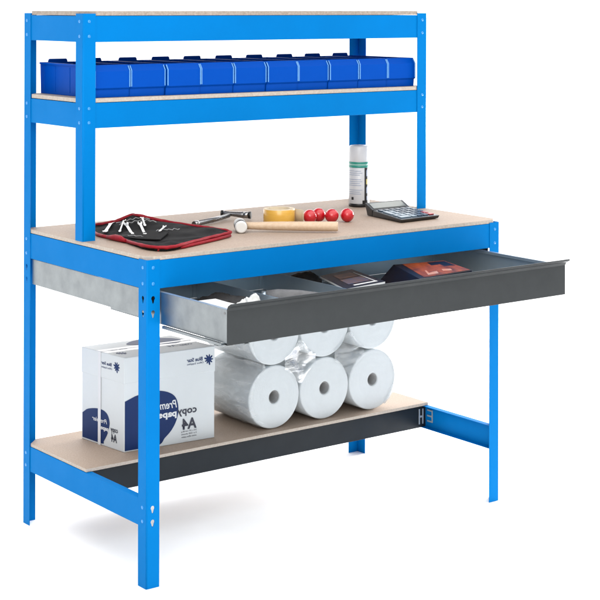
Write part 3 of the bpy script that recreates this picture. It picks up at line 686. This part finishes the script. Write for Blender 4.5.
# ------------------------------------------------------------------ paper rolls under film
RX = [0.6345, 0.8170, 0.9995]; RRAD = 0.0905; RZ = [0.2256+RRAD, 0.2256+RRAD*3]; RYF, RYB = 0.3300, 0.5700
POS = [('leftmost', 'bottom'), ('middle', 'bottom'), ('rightmost', 'bottom'), ('leftmost', 'top'), ('middle', 'top'), ('rightmost', 'top')]
def make_paper_roll():
    t = thing('paper_roll', (0, 0, 0), '', 'paper roll', 'white paper rolls stacked on the lower shelf')
    b = MB(); L = RYB-RYF; r0 = RRAD-0.0008; prof = [(0.0185, 0.004)]
    for k in range(14):
        rr = 0.0195+(r0-0.004-0.0195)*k/13; prof.append((rr, 0.0006+0.0010*((k*7) % 5)/5))
    prof += [(r0-0.0015, 0.0012), (r0, 0.0040), (r0, L-0.004), (r0-0.004, L), (0.0195, L), (0.0185, L-0.004)]
    b.lathe(prof, axis=1, seg=96, closed=True); b.build('paper', 'tissue', t)
    b = MB(); b.lathe([(0.0163, 0.0030), (0.0183, 0.0030), (0.0183, L-0.003), (0.0163, L-0.003)], axis=1, seg=40, closed=True); b.build('card_core', 'core', t)
    return t
pr0 = make_paper_roll()
for i, (h, row) in enumerate(POS):
    if i == 0: r = pr0
    else:
        r = pr0.copy(); COL.objects.link(r)
        for ch in list(pr0.children): c = ch.copy(); COL.objects.link(c); c.parent = r
    r.location = (RX[i % 3], RYF, RZ[i//3])
    r['label'] = '%s white paper roll in the %s row of the stack on the lower shelf' % (h, row)
# clear film round the whole pack: hugs the outside of the rolls, gathered over their front rims
def hull(off, n=10):
    pts = []; xa, xb, za, zb = RX[0], RX[2], RZ[0], RZ[1]; r = RRAD+off
    def arc(cx, cz, a0, a1):
        for k in range(n+1):
            a = R_(a0+(a1-a0)*k/n); pts.append((cx+r*math.cos(a), cz+r*math.sin(a)))
    arc(xb, za, -90, 62); arc(xb, zb, -62, 90)
    for k in range(1, 12): t = k/12; pts.append((xb+(xa-xb)*t, zb+r-0.004*abs(math.sin(t*2*math.pi))))
    arc(xa, zb, 90, 242); arc(xa, za, 118, 270)
    for k in range(1, 12): t = k/12; pts.append((xa+(xb-xa)*t, za-r))
    return pts
b = MB(); H0 = hull(0.0012); nH = len(H0); rows = []
cx0, cz0 = (RX[0]+RX[2])/2, (RZ[0]+RZ[1])/2
def wr(x, y, z, s=1.0): return s*(0.0030*noise.noise(Vector((x*14, y*26, z*30)))+0.0018*noise.noise(Vector((x*40, y*14, z*70))))
ys = [RYB+0.003, 0.54, 0.505, 0.47, 0.44, 0.41, 0.38, 0.355, 0.335, RYF-0.0015]
for y in ys:
    ring = []
    for x, z in H0:
        k = 1+max(0.0, wr(x, y, z))/0.1
        zz = max(cz0+(z-cz0)*k, 0.2258); ring.append(b.bm.verts.new((cx0+(x-cx0)*(1+(k-1)*0.5), y, zz)))
    rows.append(ring)
for s in (0.985, 0.965, 0.94):                                    # gathered lip over the front
    ring = []
    for x, z in H0:
        e = s-0.05*(1-s)*noise.noise(Vector((x*30, z*30, 5)))*10
        ring.append(b.bm.verts.new((cx0+(x-cx0)*(1-(1-e)*0.6), RYF-0.0022-0.0022*abs(noise.noise(Vector((x*25, s*30, z*25)))), max(0.2262, cz0+(z-cz0)*e))))
    rows.append(ring)
for A, B in zip(rows, rows[1:]):
    for k in range(nH):
        if min(H0[k][1], H0[(k+1) % nH][1]) > 0.232: b.face((A[k], A[(k+1) % nH], B[(k+1) % nH], B[k]), True)
# taut film across the gaps between four neighbouring rolls
def web(cx, cz, sd, half=0.056, up=0.062):
    g = []; nu, nv = 18, 14
    for i in range(nu+1):
        u = -1+2*i/nu; dx = u*half; h = min(up, RRAD-math.sqrt(max(0.0, RRAD**2-(RRAD-abs(dx))**2))+0.010); row = []
        for j in range(nv+1):
            v = -1+2*j/nv
            q = 0.0050*math.sin(3.2*v+2.0*u+sd)*(1-abs(u)**3)*(1-v*v)+0.0022*noise.noise(Vector((u*2.4+sd, v*3.2, sd)))
            row.append(b.bm.verts.new((cx+dx, RYF-0.0030+q*(0.8 if q < 0 else 1.2), cz+v*h)))
        g.append(row)
    for i in range(nu):
        for j in range(nv): b.face((g[i][j], g[i+1][j], g[i+1][j+1], g[i][j+1]), True)
for i in range(2): web((RX[i]+RX[i+1])/2, cz0, 1.3+2.1*i)
for v in [v for v in b.bm.verts if not v.link_faces]: b.bm.verts.remove(v)
fo = b.build('plastic_film', 'film', None, (cx0, RYF, 0.2258))
tag(fo, 'clear crinkled plastic film wrapped round the stack of white paper rolls', 'plastic wrap')

# ------------------------------------------------------------------ things in the drawer
ZD = DZ0+0.0016
def lump(name, m, c, sx, sy, sz, rz, seed, amp=0.25, freq=3.0, label='', cat='', sub=4):
    b = MB(); b.ball((0, 0, 0), 1.0, sub)
    cz_, sz_ = math.cos(rz), math.sin(rz)
    for v in b.bm.verts:
        n = v.co.normalized(); k = 1+amp*noise.noise(n*freq+Vector((seed, 0, 0)))+0.5*amp*noise.noise(n*freq*2.7+Vector((0, seed, 0)))
        p = Vector((n.x*sx*k, n.y*sy*k, max(n.z, -0.75)*sz*k)); v.co = (p.x*cz_-p.y*sz_, p.x*sz_+p.y*cz_, max(p.z, -sz*0.75))
    o = b.build(name, m); o.location = (c[0], c[1], ZD+sz*0.76); return tag(o, label, cat)
def leaflet(name, corners, h, cover, pic, label, cat, picq, curl=0.0):
    base = Vector(corners[0]); t = thing(name, base, label, cat)
    b = MB(); b.hexa([(x, y, z-h) for x, y, z in corners], [(x, y, z) for x, y, z in corners]); b.build('pages', 'paper', t, base, bevel=0.0005)
    C = [Vector(c) for c in corners]
    def q(u, v): return C[0]*(1-u)*(1-v)+C[1]*u*(1-v)+C[2]*u*v+C[3]*(1-u)*v
    b = MB(); b.hexa([tuple(q(u, v)+Z*0.0002) for u, v in ((0, 0), (1, 0), (1, 1), (0, 1))], [tuple(q(u, v)+Z*0.0009) for u, v in ((0, 0), (1, 0), (1, 1), (0, 1))]); b.build('cover', cover, t, base)
    for (u0, u1, v0, v1), m in picq:
        b = MB(); p4 = ((u0, v0), (u1, v0), (u1, v1), (u0, v1))
        b.hexa([tuple(q(u, v)+Z*0.0010) for u, v in p4], [tuple(q(u, v)+Z*0.0014) for u, v in p4]); b.build('cover_picture', m, t, base)
    return t
lump('work_glove', 'dark_cloth', (0.235, 0.030, 0), 0.085, 0.040, 0.024, -0.5, 2, 0.35, 2.6, 'dark crumpled work glove in the left compartment of the drawer', 'glove')
lump('grey_cloth', 'grey_cloth', (0.330, -0.150, 0), 0.110, 0.050, 0.026, -0.65, 9, 0.25, 3.0, 'folded grey cloth at the front left inside the drawer', 'cloth')
lump('crumpled_paper', 'paper', (0.262, -0.070, 0), 0.034, 0.022, 0.029, -0.6, 11, 0.55, 1.5, 'small crumpled white paper lying in the drawer behind its front', 'paper', 5)
b = MB()
for k, (dx, dy, a) in enumerate(((0, 0, 0.0), (0.004, -0.003, 0.05), (-0.003, 0.004, -0.04))):
    c0 = Vector((0.095+dx, -0.155+dy, ZD+0.0572+0.0016*k)); e1 = Vector((math.cos(a), math.sin(a), 0))*0.052; e2 = Vector((-math.sin(a), math.cos(a), 0))*0.070
    b.hexa([tuple(c0-e1*0.6-e2), tuple(c0+e1-e2), tuple(c0+e1+e2), tuple(c0-e1*0.6+e2)], [tuple(p+Z*0.0014) for p in (c0-e1*0.6-e2, c0+e1-e2, c0+e1+e2, c0-e1*0.6+e2)])
b.box(0.066, 0.144, -0.222, -0.090, ZD+0.0002, ZD+0.0574)
tag(b.build('paper_pad', 'paper', None, (0.105, -0.155, ZD)), 'thick pad of white paper in the front left corner of the drawer', 'paper')
base = Vector((0.410, -0.035, ZD+0.020))
gr = thing('grey_tube', base, 'short grey tube rolled in soft cloth lying in the drawer', 'tube')
b = MB(); b.tube([(0.362, -0.002, ZD+0.0300), (0.385, -0.018, ZD+0.0310), (0.430, -0.052, ZD+0.0290), (0.480, -0.090, ZD+0.0250)], [0.0180, 0.0200, 0.0200, 0.0160], 24); b.build('cloth_wrap', 'grey_cloth', gr, base)
b = MB(); b.tube([(0.352, 0.0055, ZD+0.0300), (0.3618, -0.0018, ZD+0.0300)], 0.0165, 24); b.build('end_disc', 'galv_lit', gr, base)
leaflet('magazine', [(0.553, -0.090, ZD+0.044), (0.703, -0.074, ZD+0.046), (0.748, 0.122, ZD+0.048), (0.612, 0.092, ZD+0.047)], 0.005, 'mag_dark', None,
        'glossy dark magazine with small brown and blue cover pictures in the drawer middle', 'magazine', [((0.22, 0.80, 0.20, 0.52), 'mag_photo'), ((0.26, 0.78, 0.57, 0.84), 'mag_brown'), ((0.28, 0.88, 0.08, 0.13), 'paper'), ((0.84, 0.865, 0.14, 0.80), 'paper')])
lump('dark_pouch', 'dark_cloth', (0.598, 0.140, 0), 0.052, 0.040, 0.030, 0.15, 14, 0.16, 2.2, 'black soft pouch at the back of the drawer behind the magazine', 'pouch')
base = Vector((0.870, -0.030, ZD))
bk = thing('boxed_kit', base, 'black wedge shaped box with red and orange printed lid in the right of the drawer', 'box')
top4 = [Vector(p) for p in ((0.800, -0.104, 0.6960), (0.992, -0.104, 0.7010), (0.972, -0.012, 0.7175), (0.817, 0.025, 0.7160))]
b = MB(); b.hexa([(0.728, -0.090, ZD), (1.000, -0.112, ZD), (0.985, 0.010, ZD), (0.770, 0.060, ZD)], [tuple(p) for p in top4]); b.build('box_body', 'mag_dark', bk, base, bevel=0.001)
def kq(u, v, h): return tuple(top4[0]*(1-u)*(1-v)+top4[1]*u*(1-v)+top4[2]*u*v+top4[3]*(1-u)*v+Z*h)
def kpatch(name, m, q4, h0, h1): b = MB(); b.hexa([kq(u, v, h0) for u, v in q4], [kq(u, v, h1) for u, v in q4]); b.build(name, m, bk, base)
kpatch('printed_lid', 'mag_red', [(0.10, 0.04), (0.98, 0.03), (0.98, 0.97), (0.16, 0.97)], 0.0002, 0.0008)
kpatch('lid_picture', 'mag_orange', [(0.22, 0.12), (0.42, 0.12), (0.50, 0.38), (0.30, 0.40)], 0.0009, 0.0013)
kpatch('lid_picture', 'mag_orange', [(0.56, 0.22), (0.72, 0.18), (0.74, 0.30), (0.60, 0.36)], 0.0009, 0.0013)
kpatch('lid_picture', 'mag_dark', [(0.55, 0.55), (0.95, 0.50), (0.96, 0.92), (0.62, 0.92)], 0.0009, 0.0013)
